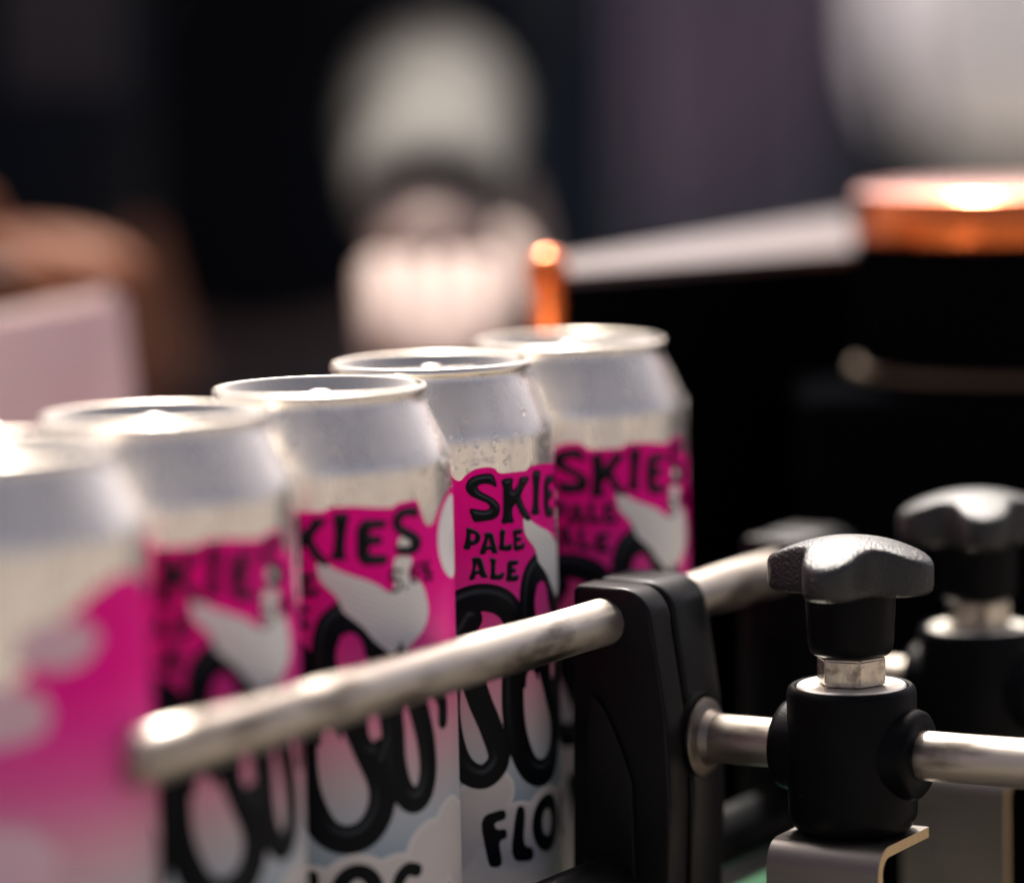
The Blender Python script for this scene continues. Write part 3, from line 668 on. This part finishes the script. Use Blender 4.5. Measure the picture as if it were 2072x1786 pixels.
# person with tan forearm over the carton
ax, ay = -.315, 1.78
f1, f0 = ray(-15, 505, 1.46), ray(-430, 540, 1.52)
def rel(p, ox, oy, r): return (p.x - ox, p.y - oy, p.z, r)
person('person', 'person in a dark top with a bare tan forearm over the carton', ax, ay, M['skin_tan'],
       [(-.19, 0, 1.37, .062), rel(f0 + Vector((-.06, .06, .02)), ax, ay, .046), rel(f0.lerp(f1, .75), ax, ay, .030), rel(f1, ax, ay, (.036, .022))],
       [(.19, 0, 1.37, .062), (.10, .15, 1.13, .040), (.0, .20, 1.0, .030), (-.05, .21, .97, (.036, .022))], shirt_print=True)
# person with beige sleeve reaching a pale hand to the cans
bx, by = -.14, 2.17
el, wr, hd = Vector((-.036, 1.82, 1.071)), Vector((-.030, 1.440, 1.040)), Vector((-.028, 1.355, 1.018))
person('person', 'person in dark clothes reaching a pale hand out of a beige sleeve towards the cans', bx, by, M['skin_pale'],
       [(-.19, 0, 1.37, .062), (-.25, .03, 1.10, .044), (-.22, .05, .86, .030), (-.21, .03, .79, (.036, .022))],
       [(.17, -.02, 1.36, .062), rel(el, bx, by, .032), rel(wr, bx, by, .026), rel(hd, bx, by, .022)],
       forearm_sleeve=[rel(el, bx, by, .046), rel(el.lerp(wr, .5), bx, by, .042), rel(el.lerp(wr, .85), bx, by, .036), rel(el.lerp(wr, 1.18) + Vector((0, 0, .010)), bx, by, .029)])

# ------------------------------------------------------------------ far background: dusky cloth, white tank, dark backdrop, ground
M['purple'] = mat('dusky_purple_cloth', (.40, .32, .43), .9, spec=.1, cvar=(3, (.17, .20, .25), .4, .65))
bm = bmesh.new(); n = 60; rows = []
q0, q1 = ray(1290, 300, 2.9), ray(1688, 300, 2.9)
for z in (0.02, .4, .8, 1.1, 1.27):
    rows.append([bm.verts.new((q0.x + (q1.x - q0.x) * i / n, 2.9 + .016 * math.sin(i * .62) + .008 * math.sin(i * 1.7 + z), z)) for i in range(n + 1)])
for a, b in zip(rows[:-1], rows[1:]):
    for i in range(n): bm.faces.new((a[i], a[i + 1], b[i + 1], b[i]))
p = tag(obj('cloth_drape', bm, M['purple']), 'dusky purple grey cloth hanging behind the black housing', 'cloth'); smooth(p, 0)
sm_ = p.modifiers.new('thick', 'SOLIDIFY'); sm_.thickness = .004
M['tank'] = mat('white_tank_plastic', (.92, .915, .90), .45)
M['tank'].node_tree.nodes['Principled BSDF'].inputs['Subsurface Weight'].default_value = 1
M['tank'].node_tree.nodes['Principled BSDF'].inputs['Subsurface Radius'].default_value = (.3, .3, .3)
M['tank'].node_tree.nodes['Principled BSDF'].inputs['Subsurface Scale'].default_value = .5
tc_ = ray(2055, 322, 3.0)
t = thing('white_tank', 'big white tank with rounded bottom behind the orange drum', 'tank', (tc_.x + .02, 3.0, 0))
zb = tc_.z
p = obj('vessel', lathe([(0, zb), (.05, zb + .003), (.09, zb + .013), (.118, zb + .032), (.132, zb + .060), (.136, zb + .10), (.136, zb + .22), (.12, zb + .26), (.06, zb + .285), (0, zb + .29)], 64), M['tank'], t); smooth(p, 60)
for k in range(3):
    a = math.radians(90 + 120 * k)
    obj('leg', box((.018, .018, zb + .12), (.128 * math.cos(a), .128 * math.sin(a), (zb + .12) / 2), .002), M['frame'], t)
M['wall'] = mat('dark_backdrop', (.012, .018, .029), .9, spec=.1, cvar=(1.2, (.02, .028, .04), .4, .7))
tag(obj('backdrop_wall', box((9, .1, 1.3), (0, 0, .65)), M['wall']), 'dark navy backdrop wall behind the people', 'wall').location = (0, 4.6, 0)
M['ground'] = mat('pale_concrete', (.17, .15, .125), .85, cvar=(2.5, (.12, .108, .092), .4, .65), bump=(40, .2, .004))
g = obj('ground', box((240, 240, .1), (0, 0, -.05)), M['ground']); g['kind'] = 'structure'
